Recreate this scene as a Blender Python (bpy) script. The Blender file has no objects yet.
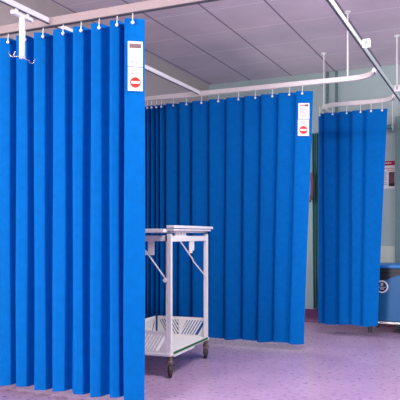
import bpy, bmesh, math, random
from mathutils import Vector, Matrix

random.seed(7)
C = bpy.context.scene.collection
SC = bpy.context.scene

# ------------------------------------------------------------------ camera
# room axes: x runs to the right along the curtain rows, y into the room, z up
cam_d = bpy.data.cameras.new('camera')
cam = bpy.data.objects.new('camera', cam_d)
C.objects.link(cam)
cam.location = (0, 0, 1.05)
cam.rotation_euler = (math.radians(90), 0, math.radians(24.59))
cam_d.sensor_width = 36
cam_d.lens = 36 * 649 / 400
cam_d.shift_y = 0.0875
cam_d.clip_start = 0.05
SC.camera = cam

# ------------------------------------------------------------------ world, lights, exposure
SC.view_settings.view_transform = 'Standard'
SC.view_settings.look = 'None'
SC.view_settings.gamma = 1
SC.view_settings.exposure = 0.0
SC.view_settings.use_curve_mapping = False

W = bpy.data.worlds.new('world')
SC.world = W
W.use_nodes = True
W.node_tree.nodes['Background'].inputs[0].default_value = (0.80, 0.86, 1.0, 1)
W.node_tree.nodes['Background'].inputs[1].default_value = 0.44


def area(name, loc, rot, sx, sy, power, col):
    d = bpy.data.lights.new(name, 'AREA')
    d.shape = 'RECTANGLE'
    d.size = sx
    d.size_y = sy
    d.energy = power
    d.color = col
    o = bpy.data.objects.new(name, d)
    C.objects.link(o)
    o.location = loc
    o.rotation_euler = rot
    return o


# daylight from the windows behind the camera
area('window_daylight', (-2.6, -2.6, 1.7), (math.radians(90), 0, 0), 1.4, 1.9, 370, (1.0, 0.93, 0.90))
# ceiling panels of the open ward in front of the first curtain
area('ceiling_panel_light', (-2.5, 1.0, 2.97), (0, 0, 0), 1.2, 1.2, 45, (1.0, 0.93, 0.92))
area('bay_ceiling_panel_light', (-0.7, 3.72, 2.97), (0, 0, 0), 1.2, 0.5, 85, (1.0, 0.95, 0.95))
# daylight from the windows on the right hand side of the bays
area('side_window_daylight', (2.5, 5.6, 1.6), (math.radians(62), 0, math.radians(90)), 2.6, 1.8, 80, (0.95, 0.97, 1.0))
# added fill light for the far bay, hidden behind the middle curtain
area('far_bay_fill_light', (-3.33, 6.75, 1.75), (math.radians(60), 0, math.radians(-90)), 0.6, 0.25, 24, (1.0, 0.97, 0.88))


# ------------------------------------------------------------------ materials
def mat(name, col, rough=0.6, metal=0.0, noise=0.0, nscale=30.0, bump=0.0, spec=0.5, stretch=None):
    m = bpy.data.materials.new(name)
    m.use_nodes = True
    nt = m.node_tree
    b = nt.nodes['Principled BSDF']
    b.inputs['Base Color'].default_value = (*col, 1)
    b.inputs['Roughness'].default_value = rough
    b.inputs['Metallic'].default_value = metal
    b.inputs['Specular IOR Level'].default_value = spec
    tc = nt.nodes.new('ShaderNodeTexCoord')
    mp = nt.nodes.new('ShaderNodeMapping')
    nt.links.new(tc.outputs['Object'], mp.inputs[0])
    if stretch:
        mp.inputs['Scale'].default_value = stretch
    n = nt.nodes.new('ShaderNodeTexNoise')
    n.inputs['Scale'].default_value = nscale
    n.inputs['Detail'].default_value = 4
    nt.links.new(mp.outputs[0], n.inputs['Vector'])
    if noise > 0:
        r = nt.nodes.new('ShaderNodeValToRGB')
        r.color_ramp.elements[0].position = 0.3
        r.color_ramp.elements[1].position = 0.7
        r.color_ramp.elements[0].color = (*[c * (1 - noise) for c in col], 1)
        r.color_ramp.elements[1].color = (*[min(1, c * (1 + noise)) for c in col], 1)
        nt.links.new(n.outputs['Fac'], r.inputs[0])
        nt.links.new(r.outputs[0], b.inputs['Base Color'])
    if bump > 0:
        bp = nt.nodes.new('ShaderNodeBump')
        bp.inputs['Strength'].default_value = bump
        bp.inputs['Distance'].default_value = 0.002
        nt.links.new(n.outputs['Fac'], bp.inputs['Height'])
        nt.links.new(bp.outputs[0], b.inputs['Normal'])
    return m


def lin(r, g, b):
    f = lambda c: (c / 255 / 12.92) if c / 255 <= 0.04045 else ((c / 255 + 0.055) / 1.055) ** 2.4
    return (f(r), f(g), f(b))


M = {}
M['curtain'] = mat('blue_curtain_fabric', (0.0, 0.126, 0.46), 0.75, noise=0.06, nscale=22, bump=0.3, spec=0.06)
M['teal'] = mat('teal_fabric', lin(75, 132, 132), 0.8, noise=0.08, nscale=20)
M['white'] = mat('white_plastic', (0.86, 0.86, 0.86), 0.4, noise=0.02)
M['rail'] = mat('white_enamelled_track', (0.74, 0.70, 0.70), 0.35, noise=0.03, nscale=12)
M['rail_front'] = mat('pinkish_track_enamel', lin(160, 146, 148), 0.6, noise=0.03, nscale=12)
M['rail_mint'] = mat('mint_track_enamel', lin(205, 225, 220), 0.4, noise=0.03, nscale=12)
M['slot'] = mat('track_slot_shade', (0.10, 0.10, 0.11), 0.6, noise=0.05)
M['trolley'] = mat('white_powder_coat', (0.88, 0.86, 0.85), 0.35, noise=0.02, nscale=15)
M['grey_metal'] = mat('grey_steel', (0.45, 0.45, 0.47), 0.4, 0.7, noise=0.05)
M['steel'] = mat('chrome_wire', (0.75, 0.75, 0.77), 0.25, 0.9, noise=0.03)
M['caster'] = mat('castor_housing', lin(120, 105, 100), 0.5, 0.3, noise=0.1)
M['rubber'] = mat('castor_rubber', (0.05, 0.045, 0.045), 0.7, noise=0.1)
M['black'] = mat('black_plastic', (0.015, 0.015, 0.02), 0.5, noise=0.1)
M['green'] = mat('green_edge_strip', lin(20, 100, 50), 0.5, noise=0.1)
M['card'] = mat('white_card', (0.85, 0.83, 0.84), 0.5, noise=0.02)
M['card_grey'] = mat('printed_grey_brown', lin(120, 95, 100), 0.6, noise=0.15, nscale=200)
M['pink_print'] = mat('printed_pale_red', lin(215, 135, 138), 0.6, noise=0.1, nscale=200)
M['red'] = mat('printed_red', lin(205, 45, 40), 0.5, noise=0.05)
M['poster_red'] = mat('poster_red_header', lin(175, 15, 40), 0.5, noise=0.05)
M['grey_print'] = mat('printed_grey', lin(130, 135, 140), 0.6, noise=0.1)
M['photo_print'] = mat('printed_photo', lin(110, 75, 90), 0.6, noise=0.4, nscale=60)
M['dark_print'] = mat('printed_dark', lin(45, 30, 40), 0.6, noise=0.1)
M['navy'] = mat('printed_navy', lin(30, 25, 90), 0.5, noise=0.1)
M['couch'] = mat('blue_vinyl', lin(0, 92, 150), 0.5, noise=0.05, nscale=8)
M['couch_top'] = mat('blue_pad_vinyl', lin(20, 115, 190), 0.45, noise=0.05, nscale=8)
M['dark'] = mat('dark_frame_paint', (0.012, 0.016, 0.03), 0.5, noise=0.1)
M['dispenser'] = mat('pink_brown_plastic', lin(165, 115, 115), 0.4, noise=0.1)
M['lilac'] = mat('lilac_plastic', lin(150, 145, 175), 0.3, noise=0.1)
M['skirting'] = mat('purple_cove_skirting', lin(120, 70, 110), 0.4, noise=0.1, nscale=60)
M['wall'] = mat('grey_green_wall_paint', lin(176, 196, 195), 0.7, noise=0.02, nscale=3)
M['wall_left'] = mat('beige_wall_paint', lin(196, 186, 182), 0.75, noise=0.02, nscale=3)
M['trim'] = mat('grey_green_trim_paint', lin(95, 125, 125), 0.5, noise=0.05)
M['sill'] = mat('cream_panel', lin(215, 220, 208), 0.5, noise=0.02)
M['door'] = mat('teal_grey_door_paint', lin(110, 140, 140), 0.5, noise=0.05)
M['door_low'] = mat('grey_door_paint', lin(95, 100, 108), 0.5, noise=0.05)


def floor_mat():
    m = mat('lilac_speckled_vinyl', lin(176, 146, 196), 0.25)
    nt = m.node_tree
    b = nt.nodes['Principled BSDF']
    tc = nt.nodes.new('ShaderNodeTexCoord')
    n1 = nt.nodes.new('ShaderNodeTexNoise'); n1.inputs['Scale'].default_value = 28; n1.inputs['Detail'].default_value = 6
    n2 = nt.nodes.new('ShaderNodeTexNoise'); n2.inputs['Scale'].default_value = 3.0; n2.inputs['Detail'].default_value = 4
    r1 = nt.nodes.new('ShaderNodeValToRGB')
    r1.color_ramp.elements[0].position = 0.36; r1.color_ramp.elements[1].position = 0.66
    r1.color_ramp.elements[0].color = (*lin(172, 142, 178), 1)
    r1.color_ramp.elements[1].color = (*lin(190, 162, 194), 1)
    r2 = nt.nodes.new('ShaderNodeValToRGB')
    r2.color_ramp.elements[0].position = 0.35; r2.color_ramp.elements[1].position = 0.65
    r2.color_ramp.elements[0].color = (0.88, 0.86, 0.90, 1)
    r2.color_ramp.elements[1].color = (1, 1, 1, 1)
    mx = nt.nodes.new('ShaderNodeMix'); mx.data_type = 'RGBA'; mx.blend_type = 'MULTIPLY'; mx.inputs[0].default_value = 1
    for n in (n1, n2):
        nt.links.new(tc.outputs['Object'], n.inputs['Vector'])
    nt.links.new(n1.outputs['Fac'], r1.inputs[0]); nt.links.new(n2.outputs['Fac'], r2.inputs[0])
    nt.links.new(r1.outputs[0], mx.inputs[6]); nt.links.new(r2.outputs[0], mx.inputs[7])
    nt.links.new(mx.outputs[2], b.inputs['Base Color'])
    rr = nt.nodes.new('ShaderNodeMapRange'); rr.inputs[3].default_value = 0.22; rr.inputs[4].default_value = 0.36
    nt.links.new(n1.outputs['Fac'], rr.inputs[0]); nt.links.new(rr.outputs[0], b.inputs['Roughness'])
    return m


def ceiling_mat():
    m = mat('ceiling_tiles', lin(206, 192, 204), 0.8)
    nt = m.node_tree
    b = nt.nodes['Principled BSDF']
    tc = nt.nodes.new('ShaderNodeTexCoord')
    sp = nt.nodes.new('ShaderNodeSeparateXYZ'); nt.links.new(tc.outputs['Object'], sp.inputs[0])

    def line(out, off, size, wd):
        a = nt.nodes.new('ShaderNodeMath'); a.operation = 'ADD'; a.inputs[1].default_value = off + 20 * size
        nt.links.new(out, a.inputs[0])
        d = nt.nodes.new('ShaderNodeMath'); d.operation = 'MODULO'; d.inputs[1].default_value = size
        nt.links.new(a.outputs[0], d.inputs[0])
        c = nt.nodes.new('ShaderNodeMath'); c.operation = 'LESS_THAN'; c.inputs[1].default_value = wd
        nt.links.new(d.outputs[0], c.inputs[0])
        return c.outputs[0]
    lx = line(sp.outputs['X'], 1.765, 0.535, 0.018)     # dark grid bars
    ly = line(sp.outputs['Y'], -5.75, 0.60, 0.016)      # paler bars, the lit look of the grid painted in
    n = nt.nodes.new('ShaderNodeTexNoise'); n.inputs['Scale'].default_value = 2.2; n.inputs['Detail'].default_value = 5
    nt.links.new(tc.outputs['Object'], n.inputs['Vector'])
    r = nt.nodes.new('ShaderNodeValToRGB')
    r.color_ramp.elements[0].color = (*lin(206, 193, 204), 1); r.color_ramp.elements[0].position = 0.3
    r.color_ramp.elements[1].color = (*lin(220, 207, 217), 1); r.color_ramp.elements[1].position = 0.7
    nt.links.new(n.outputs['Fac'], r.inputs[0])
    m1 = nt.nodes.new('ShaderNodeMix'); m1.data_type = 'RGBA'
    nt.links.new(ly, m1.inputs[0]); nt.links.new(r.outputs[0], m1.inputs[6]); m1.inputs[7].default_value = (*lin(232, 222, 230), 1)
    m2 = nt.nodes.new('ShaderNodeMix'); m2.data_type = 'RGBA'
    nt.links.new(lx, m2.inputs[0]); nt.links.new(m1.outputs[2], m2.inputs[6]); m2.inputs[7].default_value = (*lin(140, 128, 146), 1)
    nt.links.new(m2.outputs[2], b.inputs['Base Color'])
    return m


M['floor'] = floor_mat()
M['ceiling'] = ceiling_mat()


# ------------------------------------------------------------------ mesh helpers
def bx(bm, x0, x1, y0, y1, z0, z1):
    vs = [bm.verts.new((x, y, z)) for z in (z0, z1) for x, y in ((x0, y0), (x1, y0), (x1, y1), (x0, y1))]
    for f in ((3, 2, 1, 0), (4, 5, 6, 7), (0, 1, 5, 4), (1, 2, 6, 5), (2, 3, 7, 6), (3, 0, 4, 7)):
        bm.faces.new([vs[i] for i in f])


def prism(bm, pts, a, b, axis='y'):
    """polygon pts (p,q) extruded along axis from a to b"""
    def P(p, q, t):
        return {'y': (p, t, q), 'x': (t, p, q), 'z': (p, q, t)}[axis]
    A = [bm.verts.new(P(p, q, a)) for p, q in pts]
    B = [bm.verts.new(P(p, q, b)) for p, q in pts]
    n = len(pts)
    bm.faces.new(A); bm.faces.new(B[::-1])
    for i in range(n):
        bm.faces.new((A[i], B[i], B[(i + 1) % n], A[(i + 1) % n]))


def tube(bm, pts, r, seg=10, cap=True):
    pts = [Vector(p) for p in pts]
    rings = []
    n = len(pts)
    up0 = None
    for i, p in enumerate(pts):
        t = (pts[min(i + 1, n - 1)] - pts[max(i - 1, 0)]).normalized()
        ref = up0 if up0 is not None else (Vector((0, 0, 1)) if abs(t.z) < 0.9 else Vector((1, 0, 0)))
        a = t.cross(ref).normalized()
        b = a.cross(t).normalized()
        up0 = b
        rr = r[i] if isinstance(r, (list, tuple)) else r
        rings.append([bm.verts.new(p + a * rr * math.cos(2 * math.pi * k / seg) + b * rr * math.sin(2 * math.pi * k / seg)) for k in range(seg)])
    for i in range(n - 1):
        for k in range(seg):
            bm.faces.new((rings[i][k], rings[i][(k + 1) % seg], rings[i + 1][(k + 1) % seg], rings[i + 1][k]))
    if cap:
        bm.faces.new(rings[0][::-1]); bm.faces.new(rings[-1])


def sweep(bm, path, prof, z):
    """profile (side, up) swept along a plan path with mitred joints"""
    path = [Vector((p[0], p[1])) for p in path]
    n = len(path)
    rings = []
    for i, p in enumerate(path):
        d0 = (path[i] - path[i - 1]).normalized() if i else None
        d1 = (path[i + 1] - path[i]).normalized() if i < n - 1 else None
        d0 = d0 or d1; d1 = d1 or d0
        t = (d0 + d1).normalized()
        nrm = Vector((t.y, -t.x))
        s = 1 / max(0.5, t.dot(d0))
        rings.append([bm.verts.new((p.x + nrm.x * a * s, p.y + nrm.y * a * s, z + h)) for a, h in prof])
    m = len(prof)
    for i in range(n - 1):
        for k in range(m):
            bm.faces.new((rings[i][k], rings[i][(k + 1) % m], rings[i + 1][(k + 1) % m], rings[i + 1][k]))
    bm.faces.new(rings[0][::-1]); bm.faces.new(rings[-1])


def obj(name, bm, m, parent=None, bevel=0, smooth=False, sub=False):
    bmesh.ops.recalc_face_normals(bm, faces=bm.faces[:])
    me = bpy.data.meshes.new(name)
    bm.to_mesh(me); bm.free()
    me.materials.append(m)
    if smooth:
        for p in me.polygons:
            p.use_smooth = True
    o = bpy.data.objects.new(name, me)
    C.objects.link(o)
    if parent:
        o.parent = parent
    if bevel:
        md = o.modifiers.new('bevel', 'BEVEL'); md.width = bevel; md.segments = 2; md.limit_method = 'ANGLE'
    return o


def tag(o, label, cat, group=None):
    o['label'] = label; o['category'] = cat
    if group:
        o['group'] = group
    return o


def thing(name, label, cat, loc=(0, 0, 0), group=None):
    o = bpy.data.objects.new(name, None)
    C.objects.link(o)
    o.location = loc
    o.empty_display_size = 0.1
    return tag(o, label, cat, group)


def struct(name, bm, m, bevel=0):
    o = obj(name, bm, m, bevel=bevel)
    o['kind'] = 'structure'
    return o


def NB():
    return bmesh.new()


def boxo(name, x0, x1, y0, y1, z0, z1, m, parent=None, bevel=0):
    bm = NB(); bx(bm, x0, x1, y0, y1, z0, z1)
    return obj(name, bm, m, parent, bevel)


# ------------------------------------------------------------------ room shell
XL, XR, YB, YF, H = -3.40, 2.6, 7.70, -3.0, 3.00
bm = NB(); bx(bm, XL, XR, YF, YB, -0.1, 0); struct('floor', bm, M['floor'])
bm = NB(); bx(bm, XL, XR, YF, YB, H, H + 0.1); struct('ceiling', bm, M['ceiling'])
bm = NB(); bx(bm, XL - 0.12, XR, YB, YB + 0.12, -0.1, H + 0.1); struct('wall_back', bm, M['wall'])
bm = NB(); bx(bm, XL - 0.12, XL, YF, YB, -0.1, H + 0.1); struct('wall_left', bm, M['wall_left'])
bm = NB(); bx(bm, XR, XR + 0.12, 2.0, YB + 0.12, -0.1, H + 0.1); struct('wall_right', bm, M['wall'])

# coved skirting: a curved profile running up the wall
cove = [(0, 0), (-0.045, 0), (-0.028, 0.010), (-0.014, 0.030), (-0.006, 0.060), (-0.004, 0.155), (0, 0.155)]
bm = NB()
prism(bm, [(YB + a, h) for a, h in cove], XL + 0.05, -1.06, 'x'); struct('baseboard_back', bm, M['skirting'])
bm = NB()
prism(bm, [(XL - a, h) for a, h in cove], YF, YB - 0.05, 'y'); struct('baseboard_left', bm, M['skirting'])

# vertical cover strips on the back wall
for i, (x, w) in enumerate(((-1.845, 0.030), (-1.735, 0.028))):
    bm = NB(); bx(bm, x - w / 2, x + w / 2, YB - 0.02, YB, 0.16 if i == 0 else 0.9, H)
    struct('trim_%d' % (i + 1), bm, M['trim'], 0.003)

# door at the right end of the back wall
bm = NB()
bx(bm, -1.055, -1.000, YB - 0.05, YB, 0, 2.40); bx(bm, -0.10, -0.04, YB - 0.05, YB, 0, 2.40); bx(bm, -1.0, -0.10, YB - 0.05, YB, 2.34, 2.40)
d = struct('door_1', bm, M['door'], 0.004)
bm = NB(); bx(bm, -0.998, -0.102, YB - 0.04, YB - 0.005, 0.005, 2.335); l = obj('door_leaf', bm, M['door'], d, 0.003)
bm = NB(); bx(bm, -0.985, -0.115, YB - 0.046, YB - 0.0405, 0.05, 1.53); obj('kick_panel', bm, M['door_low'], l)

# ------------------------------------------------------------------ curtain tracks
ZT = 2.42
prof = [(-0.016, 0.022), (0.016, 0.022), (0.016, -0.022), (0.005, -0.022), (0.005, -0.010), (-0.005, -0.010), (-0.005, -0.022), (-0.016, -0.022)]


def arc(cx, cy, r, a0, a1, n=8):
    return [(cx + r * math.cos(math.radians(a0 + (a1 - a0) * i / n)), cy + r * math.sin(math.radians(a0 + (a1 - a0) * i / n))) for i in range(n + 1)]


prof_low = [(a, h - 0.008 if h > 0 else h - 0.006) for a, h in prof]
prof_thin = [(a * 0.72, h * 0.75) for a, h in prof]


def track(label, path, rods=(), ends=(), pf=prof, m='rail'):
    t = thing('curtain_track', label, 'curtain rail', (path[0][0], path[0][1], 0), 'ceiling hung curtain tracks')
    del t['group']
    ox, oy = path[0]
    bm = NB(); sweep(bm, [(p[0] - ox, p[1] - oy) for p in path], pf, ZT); obj('rail', bm, M[m], t, 0.0015)
    # dark strip painted in for the shaded slot and underside of the rail
    if m == 'rail':
        shade_strip = False
    else:
        shade_strip = True
    lo = min(h for a, h in pf); wd = max(a for a, h in pf) * (0.35 if pf is prof_thin else 1)
    if shade_strip:
      bm = NB(); sweep(bm, [(p[0] - ox, p[1] - oy) for p in path], [(-wd - 0.001, lo - 0.0045), (wd + 0.001, lo - 0.0045), (wd + 0.001, lo - 0.0002), (-wd - 0.001, lo - 0.0002)], ZT); obj('slot_shade_strip', bm, M['slot'], t)
    for x, y in rods:
        bm = NB()
        tube(bm, [(x - ox, y - oy, ZT + pf[0][1]), (x - ox, y - oy, H)], 0.0075, 10)
        ro = obj('suspension_rod', bm, M['white'], t, smooth=False)
        bm = NB(); tube(bm, [(x - ox, y - oy, H - 0.012), (x - ox, y - oy, H)], 0.028, 16); obj('ceiling_plate', bm, M['white'], ro)
    for x, y in ends:
        bm = NB(); bx(bm, x - ox - 0.024, x - ox + 0.024, y - oy - 0.024, y - oy + 0.024, ZT - 0.026, ZT + 0.027); obj('junction_block', bm, M['white'], t, 0.004)
    return t


XA, XB = -2.61, -0.89         # long tracks running into the room
V1, V2, V3 = 3.390, 5.69, 6.765
track('long white track running down the left wall towards the far curtain corner', [(XA, -1.5), (XA, V1 - 0.018)], rods=[(XA, 0.5)], pf=prof_thin, m='white')
track('rear length of the left white track, meeting the middle curtain rail in a corner', [(XA, V1 + 0.018), (XA, V2 - 0.018)], pf=prof_thin, m='white')
track('pinkish white rail carrying the nearest pleated curtain', [(XL + 0.002, V1), (-1.366, V1)] + arc(-1.366, V1 - 0.44, 0.44, 90, 0)[1:] , m='rail_front', pf=[(a, h if h > 0 else h - 0.008) for a, h in prof])
track('white rail of the middle curtain, curving towards the diagonal right track',
      [(XL + 0.002, V2), (-1.142, V2)] + arc(-1.142, V2 - 0.22, 0.22, 90, 4)[1:], rods=[(-1.186, V2)], pf=prof_low)
tr = track('pale mint track crossing the ceiling diagonally at the right',
           [(XB, -1.5), (XB, YB - 0.3)], rods=[(XB, 6.57)], pf=prof_thin, m='rail_mint')
track('farthest white rail with rounded left end above the short bunched curtain',
      [(-1.70, YB - 0.02)] + [(-1.70, V3 + 0.25)] + arc(-1.53, V3 + 0.17, 0.17, 180, 270) + [(-1.112, V3)] + arc(-1.112, V3 - 0.19, 0.19, 90, 4)[1:], rods=[(-1.69, V3 + 0.12)], pf=prof_low)

# bay number flags on the right track
def text_mesh(name, s, size, m, parent, loc, rot=(math.pi / 2, 0, 0), extrude=0.0006, bold=0.0):
    cu = bpy.data.curves.new(name, 'FONT')
    cu.body = s; cu.size = size; cu.extrude = extrude; cu.align_x = 'CENTER'; cu.align_y = 'CENTER'; cu.offset = bold
    tmp = bpy.data.objects.new(name, cu)
    C.objects.link(tmp)
    dg = bpy.context.evaluated_depsgraph_get()
    me = bpy.data.meshes.new_from_object(tmp.evaluated_get(dg))
    bpy.data.objects.remove(tmp)
    me.materials.clear(); me.materials.append(m)
    o = bpy.data.objects.new(name, me)
    C.objects.link(o); o.parent = parent; o.location = loc; o.rotation_euler = rot
    return o


for y, s, lb in ((4.72, '6', 'small white bay number box on the diagonal track, nearer of the two'),
                 (6.28, '1', 'small white bay number box beside the far suspension rod')):
    t = thing('bay_number_box', lb, 'sign', (XB + 0.0125, y, ZT), 'bay number boxes')
    del t['group']
    boxo('box', 0, 0.056, -0.012, 0.012, -0.03, 0.03, M['white'], t, 0.003)
    text_mesh('number', s, 0.05, M['dark_print'], t, (0.030, -0.0135, 0), bold=0.001)


# ------------------------------------------------------------------ curtains
def chaikin(pts, r):
    out = [pts[0]]
    for i in range(len(pts) - 1):
        a, b = Vector(pts[i]), Vector(pts[i + 1])
        out.append(tuple(a.lerp(b, r))); out.append(tuple(a.lerp(b, 1 - r)))
    out.append(pts[-1])
    return out


def curtain(label, pleats, end, v0, vb, dp1, dend, depth, z0, z1, lean=0.0, soft=0.12, head=None, wob=0.004, m='curtain'):
    t = thing('cubicle_curtain', label, 'curtain', (pleats[0][0], v0, 0))
    ox, oy = pleats[0][0], v0
    raw = list(head or [])
    pleats = [(a, b * (v0 + (dp1 if i < len(pleats) - 1 else dend)) / vb) for i, (a, b) in enumerate(pleats)]
    end = end * (v0 + dend) / v0
    for i, (a, b) in enumerate(pleats):
        raw.append((a, v0)); raw.append((b, v0 + dp1))
        if i < len(pleats) - 1:
            nx = pleats[i + 1][0]
            w = nx - a
            dd = depth * min(1, w / 0.045)
            vv = v0 + dd
            raw.append((max(b + 0.004, nx * vv / v0 + 0.004) if nx * vv / v0 + 0.004 < nx - 0.003 else nx - 0.003, vv))
    raw[-1] = (end - 0.012, v0 + dend * 0.9)
    raw.append((end, v0 + dend))
    pts = chaikin(chaikin(raw, soft), 0.25)
    uL, uR = pleats[0][0], end
    bm = NB()
    rows = 26
    grid = []
    for j in range(rows + 1):
        h = j / rows
        z = z0 + (z1 - z0) * h
        line = []
        for (u, v) in pts:
            s = max(0, min(1, (u - uL) / (uR - uL)))
            sh = -lean * (1 - h) * s ** 3
            am = 1 + 0.10 * math.sin(u * 9 + 1.0) * (1 - h)
            wv = wob * math.sin(u * 23 + z * 2.3) * (1 - h * 0.7)
            vv = oy + (v - oy) * am + wv
            zz = z + (0.006 * math.sin(u * 17) if j == 0 else 0)
            line.append(bm.verts.new((u + sh - ox + 0.5 * wv, vv - oy, zz)))
        grid.append(line)
    for j in range(rows):
        for i in range(len(pts) - 1):
            bm.faces.new((grid[j][i], grid[j][i + 1], grid[j + 1][i + 1], grid[j + 1][i]))
    o = obj('curtain_fabric', bm, M[m], t)
    for p in o.data.polygons:
        p.use_smooth = False
    sd = o.modifiers.new('cloth thickness', 'SOLIDIFY'); sd.thickness = 0.003; sd.offset = 0
    return t, ox, oy


def hooks(t, ox, oy, us, v, z1, rail_v):
    proto = None
    for u in us:
        if proto is None:
            bm = NB()
            # round glider button, stem up to the slot, and small hook eye
            tube(bm, [(0, -0.006, 0), (0, -0.002, 0), (0, 0.004, 0)], [0.008, 0.0105, 0.0105], 14)
            tube(bm, [(0, 0, 0.008), (0, (rail_v - v) * 0.4, 0.03), (0, rail_v - v, 0.045), (0, rail_v - v, ZT - 0.014 - z1)], 0.0032, 8)
            proto = obj('curtain_hook', bm, M['white'], t); h = proto
        else:
            h = proto.copy(); C.objects.link(h); h.parent = t
        h.location = (u - ox, v - oy - 0.002, z1)


def notice(t, x, y, z_top, w, hh, kind, label, ang=0.0):
    """printed card in a sewn pocket, facing -y"""
    r = boxo('notice_card', -w / 2, w / 2, -0.002, 0, -hh, 0, M['card'], t, 0.0006)
    r.location = (x, y, z_top); r.rotation_euler = (0, 0, ang)
    r['label'] = label
    f = -0.0028
    if kind == 'info':
        bm = NB(); bx(bm, -w * 0.40, w * 0.40, f, f + 0.001, -hh * 0.27, -hh * 0.09); obj('header_block', bm, M['card_grey'], r)
        bm = NB()
        for i in range(5):
            z = -hh * (0.38 + i * 0.08)
            bx(bm, -w * 0.36, w * (0.30 - 0.08 * (i % 2)), f, f + 0.001, z - hh * 0.014, z + hh * 0.014)
        obj('print_lines', bm, M['pink_print'], r)
        bm = NB()
        bx(bm, -w * 0.22, -w * 0.12, f, f + 0.001, -hh * 0.86, -hh * 0.80); bx(bm, w * 0.02, w * 0.10, f, f + 0.001, -hh * 0.88, -hh * 0.82)
        obj('printed_marks', bm, M['card_grey'], r)
    elif kind == 'info2':
        bm = NB(); bx(bm, -w * 0.36, w * 0.08, f, f + 0.001, -hh * 0.20, -hh * 0.10); obj('header_block', bm, M['pink_print'], r)
        bm = NB(); bx(bm, w * 0.09, w * 0.40, f, f + 0.001, -hh * 0.21, -hh * 0.08); obj('header_block', bm, M['card_grey'], r)
        bm = NB()
        for i in range(6):
            z = -hh * (0.33 + i * 0.09)
            bx(bm, -w * 0.36, w * (0.34 - 0.08 * (i % 2)), f, f + 0.001, z - hh * 0.014, z + hh * 0.014)
        obj('print_lines', bm, M['pink_print'], r)
    else:
        bm = NB()
        bx(bm, -w * 0.22, w * 0.22, f, f + 0.001, -hh * 0.17, -hh * 0.13); bx(bm, -w * 0.32, w * 0.32, f, f + 0.001, -hh * 0.29, -hh * 0.25)
        obj('print_lines', bm, M['pink_print'], r)
        bm = NB(); R = w * 0.36; cz = -hh * 0.64
        n = 32
        prism(bm, [(R * math.cos(2 * math.pi * i / n), cz + R * math.sin(2 * math.pi * i / n)) for i in range(n)], f, f + 0.001, 'y')
        obj('red_disc', bm, M['red'], r)
        bm = NB(); bx(bm, -R * 0.78, R * 0.78, f - 0.001, f - 0.0001, cz - R * 0.22, cz + R * 0.22); obj('white_bar', bm, M['card'], r)


front_p = [(-3.385, -3.345), (-3.27, -3.222), (-3.142, -3.095), (-3.004, -2.933), (-2.87, -2.792), (-2.723, -2.647), (-2.572, -2.49), (-2.418, -2.353), (-2.284, -2.22), (-2.146, -2.091), (-2.046, -1.909)]
t, ox, oy = curtain('nearest blue pleated curtain hanging at the left, running out of the photo', front_p, -1.901, 3.37, 3.385, 0.032, 0.075, 0.110, 0.05, 2.36, lean=0.005, soft=0.07)
hooks(t, ox, oy, [b * 3.395 / 3.385 - 0.008 for a, b in front_p[:-1]] + [-1.995], 3.386, 2.330, V1)
notice(t, -1.989 - ox, 3.4060 - oy, 2.220, 0.090, 0.152, 'info', 'upper white card on the nearest curtain with a grey brown printed block', 0.645)
notice(t, -1.989 - ox, 3.4060 - oy, 2.063, 0.090, 0.142, 'stop', 'lower white card on the nearest curtain with a red no entry disc', 0.645)

mid_p = [(-3.37, -3.345), (-3.30, -3.28), (-3.24, -3.22), (-3.176, -3.165), (-3.131, -3.119), (-3.074, -3.063), (-3.03, -3.007), (-2.963, -2.874), (-2.82, -2.732), (-2.68, -2.572), (-2.5, -2.395), (-2.325, -2.191), (-2.144, -2.023), (-1.977, -1.858), (-1.813, -1.697), (-1.645, -1.494)]
t, ox, oy = curtain('middle blue curtain behind the white trolley, with dark bunched folds at its left', mid_p, -1.488, 5.67, 5.69, 0.034, 0.06, 0.072, 0.065, 2.345, lean=0.085, soft=0.16)
hooks(t, ox, oy, [b - 0.014 for a, b in mid_p[:-1]] + [-1.590], 5.682, 2.320, V2)
notice(t, -1.578 - ox, 5.6915 - oy, 2.235, 0.100, 0.142, 'info2', 'upper white card on the middle curtain with small grey and red print', 0.40)
notice(t, -1.582 - ox, 5.6895 - oy, 2.088, 0.100, 0.148, 'stop', 'lower white card on the middle curtain with a small red disc', 0.40)

right_p = [(-1.719, -1.691), (-1.655, -1.553), (-1.496, -1.407), (-1.362, -1.264), (-1.22, -1.014)]
t, ox, oy = curtain('short far blue curtain narrowing to its hem in front of the poster', right_p, -1.006, 6.75, 6.77, 0.020, 0.04, 0.055, 0.115, 2.335, lean=0.10, soft=0.2,
                    head=[(-1.705, 7.02), (-1.69, 6.96), (-1.715, 6.90), (-1.695, 6.84)])
hooks(t, ox, oy, [b - 0.012 for a, b in right_p[:-1]] + [-1.17, -1.06], 6.756, 2.314, V3)

# teal curtain bunched against the back wall
bm = NB()
n = 30
R2 = 20
g = []
for j in range(R2 + 1):
    z = 0.17 + (2.27 - 0.17) * j / R2
    half = 0.026 + 0.022 * (j / R2)
    line = []
    for i in range(n + 1):
        a = i / n
        line.append(bm.verts.new((-half + 2 * half * a, 0.028 * math.sin(a * 4 * 2 * math.pi), z)))
    g.append(line)
for j in range(R2):
    for i in range(n):
        bm.faces.new((g[j][i], g[j][i + 1], g[j + 1][i + 1], g[j + 1][i]))
t = obj('teal_curtain', bm, M['teal'])
t.location = (-1.985, 7.671, 0)
sd = t.modifiers.new('cloth thickness', 'SOLIDIFY'); sd.thickness = 0.003
tag(t, 'narrow bunched teal curtain against the back wall between two blue curtains', 'curtain')

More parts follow.
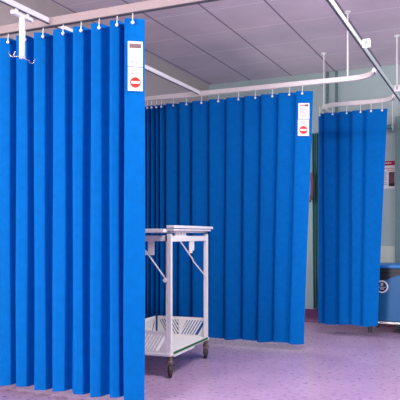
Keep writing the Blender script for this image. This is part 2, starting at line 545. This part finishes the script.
# ------------------------------------------------------------------ drip hanger on the left track
t = thing('drip_hanger', 'white drip bag hanger with crossed wire hooks under the left track', 'drip hanger', (XA, 3.12, 0))
bm = NB(); bx(bm, -0.012, 0.012, -0.09, 0.09, ZT - 0.058, ZT - 0.036); 
for yy in (-0.05, 0.05):
    bx(bm, -0.004, 0.004, yy - 0.012, yy + 0.012, ZT - 0.036, ZT - 0.012)
obj('carriage', bm, M['white'], t, 0.002)
boxo('hanger_bar', -0.013, 0.013, -0.013, 0.013, 2.115, ZT - 0.058, M['white'], t, 0.003)
for sgn in (-1, 1):
    bm = NB()
    pts = [(0, 0, 2.128), (0, sgn * 0.05, 2.118), (0, sgn * 0.085, 2.105)]
    tube(bm, pts, 0.003, 8)
    tube(bm, [(0, sgn * 0.085, 2.105), (-0.014, sgn * 0.090, 2.112), (-0.024, sgn * 0.092, 2.135)], 0.003, 8)
    tube(bm, [(0, sgn * 0.085, 2.105), (0.014, sgn * 0.090, 2.112), (0.024, sgn * 0.092, 2.135)], 0.003, 8)
    obj('wire_hook', bm, M['steel'], t, smooth=True)

# ------------------------------------------------------------------ trolley
TX, TY = -2.20, 4.27        # near right leg
LV = 0.79                   # length into the room
WD = 0.46
t = thing('linen_trolley', 'white metal trolley with slotted lower shelf in front of the middle curtain', 'trolley', (TX, TY, 0))
t.rotation_euler = (0, 0, math.radians(4.3))


def leg(x, y):
    o = boxo('leg', x - 0.016, x + 0.016, y - 0.016, y + 0.016, 0.1755, 1.055, M['trolley'], t, 0.003)
    return o


for x, y in ((0, 0), (0, LV), (-WD + 0.11, 0), (-WD + 0.11, LV)):
    leg(x, y)

# lower tray (open rim at the right) with slotted guards
bm = NB(); bx(bm, -WD - 0.02, 0.02, -0.03, LV + 0.03, 0.155, 0.175)
tray = obj('lower_shelf', bm, M['trolley'], t, 0.003)
boxo('edge_strip', 0.0205, 0.026, 0.02, LV - 0.02, 0.166, 0.182, M['green'], t)
boxo('edge_lip', 0.021, 0.030, 0.02, LV * 0.55, 0.148, 0.158, M['trolley'], t)


def guard(L, h, flip=False):
    """slotted plate in local x,z: two rails and leaning slats which change direction"""
    bm = NB(); th = 0.0015
    bx(bm, 0, L, -th, th, 0, 0.014); bx(bm, 0, L, -th, th, h - 0.026, h)
    z0, z1 = 0.014, h - 0.026
    dz = z1 - z0
    ln = dz * 0.62
    bx(bm, 0, 0.02, -th, th, z0, z1); bx(bm, L - 0.02, L, -th, th, z0, z1)
    mid = L * 0.45
    pitch, w = 0.025, 0.0155
    x = 0.02
    # left run leans one way
    while x + w < mid - 0.004:
        xt = x; xb = x + ln
        if xb + w < mid + 0.001:
            prism(bm, [(xb, z0), (xb + w, z0), (xt + w, z1), (xt, z1)], -th, th, 'y')
        else:
            f = (mid - xt - w) / ln if ln else 1
            zb = z1 - dz * max(0, min(1, f))
            prism(bm, [(mid - w, zb), (mid, zb), (xt + w, z1), (xt, z1)], -th, th, 'y')
        x += pitch
    prism(bm, [(mid - 0.004, z0), (mid + 0.010, z0), (mid + ln * 0.95, z1), (mid - 0.004, z1)], -th, th, 'y')
    x = mid + 0.006
    while x + ln + w < L - 0.018:
        prism(bm, [(x, z0), (x + w, z0), (x + ln + w, z1), (x + ln, z1)], -th, th, 'y')
        x += pitch
    prism(bm, [(0.02, z0), (0.02 + ln * 0.9, z0), (0.02, z0 + dz * 0.9)], -th, th, 'y')
    prism(bm, [(L - 0.02, z0), (L - 0.02, z0 + dz * 0.7), (L - 0.02 - ln * 0.7, z0)], -th, th, 'y')
    return bm


gz = 0.175
g1 = obj('slotted_guard', guard(WD - 0.01, 0.165), M['trolley'], t); g1.location = (-WD + 0.0, LV + 0.022, gz)
g2 = obj('slotted_guard', guard(WD - 0.01, 0.165), M['trolley'], t); g2.location = (-WD + 0.0, -0.022, gz)
g3 = obj('slotted_guard', guard(LV + 0.02, 0.165), M['trolley'], t); g3.location = (-WD - 0.014, -0.01, gz); g3.rotation_euler = (0, 0, math.pi / 2)

# top frame
bm = NB()
bx(bm, -WD + 0.1265, -0.0165, -0.015, 0.015, 1.005, 1.045)
obj('end_beam', bm, M['trolley'], t, 0.003)
bm = NB()
bx(bm, -WD + 0.1265, -0.0165, LV - 0.015, LV + 0.015, 1.005, 1.045)
obj('end_beam', bm, M['trolley'], t, 0.003)
for x in (0, -WD + 0.11):
    boxo('side_beam', x - 0.010, x + 0.010, 0.0175, LV - 0.0175, 1.000, 1.040, M['trolley'], t, 0.003)
boxo('end_cap', -0.026, -0.0165, -0.020, -0.0155, 1.002, 1.048, M['black'], t)
# two level top: broad tray and raised flap along the right
boxo('top_tray', -WD - 0.03, -0.03, -0.05, LV + 0.05, 1.068, 1.096, M['trolley'], t, 0.004)
boxo('raised_flap', -0.028, 0.034, 0.0, LV + 0.09, 1.100, 1.122, M['trolley'], t, 0.004)
boxo('raised_flap_lip', -0.028, 0.028, 0.005, LV + 0.05, 1.082, 1.0965, M['trolley'], t, 0.003)
# spacers that carry the top on the frame
for x, y in ((0, 0.0), (0, LV), (-WD + 0.11, 0), (-WD + 0.11, LV)):
    bm = NB(); bx(bm, x - 0.010, x + 0.010, y - 0.010, y + 0.010, 1.055, 1.082 if x == 0 else 1.068)
    obj('top_spacer', bm, M['grey_metal'], t)
# comb of hinge teeth below the flap
bm = NB()
for i in range(7):
    bx(bm, -0.004, 0.008, 0.10 + i * 0.032, 0.112 + i * 0.032, 1.046, 1.082)
bx(bm, -0.004, 0.008, 0.09, 0.33, 1.040, 1.046)
obj('hinge_comb', bm, M['trolley'], t)


def brace(y0, y1, x):
    bm = NB()
    tube(bm, [(x, y0, 1.00), (x, y0 + (y1 - y0) * 0.45, 0.86), (x, y0 + (y1 - y0) * 0.5, 0.835), (x, y1, 0.70)], 0.0055, 8)
    return obj('diagonal_brace', bm, M['trolley'], t)


brace(0.20, LV - 0.02, 0.004)
# left hand brace runs across the near end
bm = NB(); tube(bm, [(-0.25, 0.0, 1.00), (-0.14, 0.0, 0.86), (-0.03, 0.0, 0.72)], 0.0055, 8); b2 = obj('diagonal_brace', bm, M['trolley'], t)
bm = NB(); tube(bm, [(-0.032, -0.022, 0.715), (-0.032, -0.008, 0.715), (-0.032, 0.006, 0.715)], [0.014, 0.017, 0.017], 16); obj('brace_knob', bm, M['white'], b2)
# hanging brackets
bm = NB(); bx(bm, -0.004, 0.004, 0.40, 0.50, 0.925, 1.00); bx(bm, -0.004, 0.012, 0.40, 0.44, 0.905, 0.9249); obj('hanging_bracket', bm, M['trolley'], t, 0.001)
bm = NB(); bx(bm, -0.175, -0.125, -0.006, 0.002, 0.90, 1.005); bx(bm, -0.20, -0.1751, -0.006, 0.002, 0.90, 0.925); obj('hanging_bracket', bm, M['trolley'], t, 0.001)


def castor(x, y, ang):
    e = bpy.data.objects.new('castor', None); C.objects.link(e); e.parent = t; e.location = (x, y, 0); e.rotation_euler = (0, 0, ang)
    # part is a mesh: housing with fork; the wheel is its sub-part
    C.objects.unlink(e); bpy.data.objects.remove(e)
    bm = NB()
    tube(bm, [(0, 0, 0.155), (0, 0, 0.12), (0, 0, 0.115), (0, 0, 0.095)], [0.020, 0.020, 0.026, 0.024], 16)
    for s in (-1, 1):
        prism(bm, [(-0.022, 0.10), (0.022, 0.10), (0.034, 0.05), (0.030, 0.036), (0.012, 0.036), (-0.012, 0.07)], s * 0.019 - 0.002, s * 0.019 + 0.002, 'y')
    bx(bm, -0.022, 0.022, -0.019, 0.019, 0.094, 0.102)
    c = obj('castor', bm, M['caster'], t, 0.001)
    c.location = (x, y, 0); c.rotation_euler = (0, 0, ang)
    bm = NB()
    prof_ = [(-0.014, 0.034), (-0.012, 0.041), (-0.006, 0.044), (0.006, 0.044), (0.012, 0.041), (0.014, 0.034)]
    n = 28
    rg = []
    for i in range(n):
        a = 2 * math.pi * i / n
        rg.append([bm.verts.new((0.018 + r * math.cos(a), yy, 0.045 + r * math.sin(a))) for yy, r in prof_])
    for i in range(n):
        for k in range(len(prof_) - 1):
            bm.faces.new((rg[i][k], rg[i][k + 1], rg[(i + 1) % n][k + 1], rg[(i + 1) % n][k]))
    bm.faces.new([rg[i][0] for i in range(n)][::-1]); bm.faces.new([rg[i][-1] for i in range(n)])
    tube(bm, [(0.018, -0.018, 0.045), (0.018, 0.018, 0.045)], 0.008, 10)
    obj('wheel', bm, M['rubber'], c)


castor(0, 0, math.radians(-60)); castor(0, LV, math.radians(-75)); castor(-WD + 0.11, 0, 0.4); castor(-WD + 0.11, LV, 1.0)

# ------------------------------------------------------------------ poster on the back wall
t = thing('wall_poster', 'white poster with dark red header on the far wall right of the curtain', 'poster', (-1.128, YB - 0.001, 0))
boxo('poster_sheet', -0.085, 0.065, -0.004, 0, 1.585, 1.905, M['card'], t)
boxo('red_header', -0.085, 0.063, -0.0052, -0.0042, 1.850, 1.903, M['poster_red'], t)
bm = NB()
for i, (a, b) in enumerate(((-0.06, -0.04), (-0.035, -0.02), (-0.015, 0.005), (0.01, 0.022))):
    bx(bm, a, b, -0.0065, -0.0055, 1.872, 1.884)
obj('header_lettering', bm, M['card'], t)
boxo('photo_panel', -0.005, 0.060, -0.0052, -0.0042, 1.64, 1.775, M['photo_print'], t)
boxo('dark_footer', -0.005, 0.060, -0.0065, -0.0054, 1.61, 1.645, M['dark_print'], t)
bm = NB()
for i in range(8):
    bx(bm, -0.07, -0.02 - 0.008 * (i % 3), -0.0052, -0.0042, 1.63 + i * 0.02, 1.636 + i * 0.02)
obj('print_lines', bm, M['grey_print'], t)
bm = NB(); bx(bm, -0.05, 0.058, -0.0052, -0.0042, 1.812, 1.822); bx(bm, -0.03, 0.058, -0.0052, -0.0042, 1.79, 1.80); obj('red_print', bm, M['pink_print'], t)

# small teal bracket with a pull rod above the poster
t = thing('wall_bracket', 'small teal bracket with thin rod on the wall above the red poster', 'bracket', (-1.12, YB, 0))
bm = NB(); bx(bm, -0.08, 0.02, -0.05, 0, 2.27, 2.31); bx(bm, -0.08, -0.05, -0.05, 0, 2.20, 2.27); obj('bracket_arm', bm, M['teal'], t, 0.006)
bm = NB(); tube(bm, [(0.035, -0.03, 2.24), (0.035, -0.03, 2.62)], 0.006, 8); bx(bm, 0.015, 0.045, -0.03, 0, 2.28, 2.30); obj('rod', bm, M['white'], t)

# ------------------------------------------------------------------ dispenser on the back wall
t = thing('wall_dispenser', 'pinkish brown wall dispenser with lilac front between the two blue curtains', 'dispenser', (-2.045, YB, 0))
bm = NB()
prism(bm, [(-0.055, 1.62), (-0.050, 1.50), (-0.035, 1.44), (0.015, 1.44), (0.045, 1.52), (0.050, 1.68), (0.035, 1.80), (-0.03, 1.80)], -0.06, 0, 'y')
bmesh.ops.translate(bm, verts=bm.verts[:], vec=(0, -0.062, 0))
bx(bm, -0.03, 0.0, -0.061, 0, 1.5, 1.75)
obj('dispenser_body', bm, M['dispenser'], t, 0.012)
bm = NB()
prism(bm, [(0.0, 1.50), (0.035, 1.52), (0.042, 1.62), (0.030, 1.72), (0.012, 1.74), (0.0, 1.66)], -0.147, -0.1225, 'y')
obj('dispenser_front', bm, M['lilac'], t, 0.008)

# ------------------------------------------------------------------ treatment couch at the right
t = thing('treatment_couch', 'blue vinyl treatment couch at the right edge with round emblem sticker', 'couch', (-1.28, 7.08, 0))
boxo('padded_top', 0, 0.95, 0, 0.55, 0.695, 0.735, M['couch_top'], t, 0.012)
boxo('under_frame', 0.01, 0.94, 0.03, 0.53, 0.655, 0.694, M['dark'], t)
bm = NB()
prism(bm, [(0.0, 0.135), (0.94, 0.135), (0.94, 0.64), (0.42, 0.635), (0.32, 0.622), (0.26, 0.598), (0.21, 0.572), (0.12, 0.562), (0.0, 0.562)], 0.012, 0.045, 'y')
obj('side_panel', bm, M['couch'], t, 0.004)
boxo('back_panel', 0.02, 0.92, 0.05, 0.50, 0.17, 0.654, M['dark'], t)
boxo('base_rail', 0.0, 0.94, 0.0, 0.04, 0.105, 0.130, M['grey_metal'], t, 0.004)
for x in (0.04, 0.90):
    for y in (0.03, 0.48):
        boxo('leg', x - 0.02, x + 0.02, y - 0.018, y + 0.018, 0.0, 0.1045 if y < .1 else 0.17, M['dark'], t)
bm = NB(); n = 28
prism(bm, [(0.067 * math.cos(2 * math.pi * i / n), 0.067 * math.sin(2 * math.pi * i / n)) for i in range(n)], -0.002, 0, 'y')
st = obj('round_sticker', bm, M['white'], t); st.location = (0.165, 0.011, 0.500); st['label'] = 'white rimmed round sticker with navy centre'
bm = NB()
prism(bm, [(0.052 * math.cos(2 * math.pi * i / n), 0.052 * math.sin(2 * math.pi * i / n)) for i in range(n)], -0.0035, -0.0022, 'y')
obj('navy_disc', bm, M['navy'], st)
bm = NB()
bx(bm, -0.012, 0.006, -0.005, -0.0037, 0.008, 0.040); bx(bm, -0.012, 0.016, -0.005, -0.0037, 0.022, 0.036); bx(bm, -0.038, 0.038, -0.005, -0.0037, -0.008, -0.003); bx(bm, -0.018, 0.024, -0.005, -0.0037, -0.028, -0.020)
obj('emblem', bm, M['white'], st)

# pale ledge panel above the couch
t = boxo('splash_panel', -1.30, -1.06, YB - 0.022, YB - 0.001, 0.55, 0.92, M['sill'], None, 0.003)
tag(t, 'cream panel on the wall just above the blue couch', 'panel')
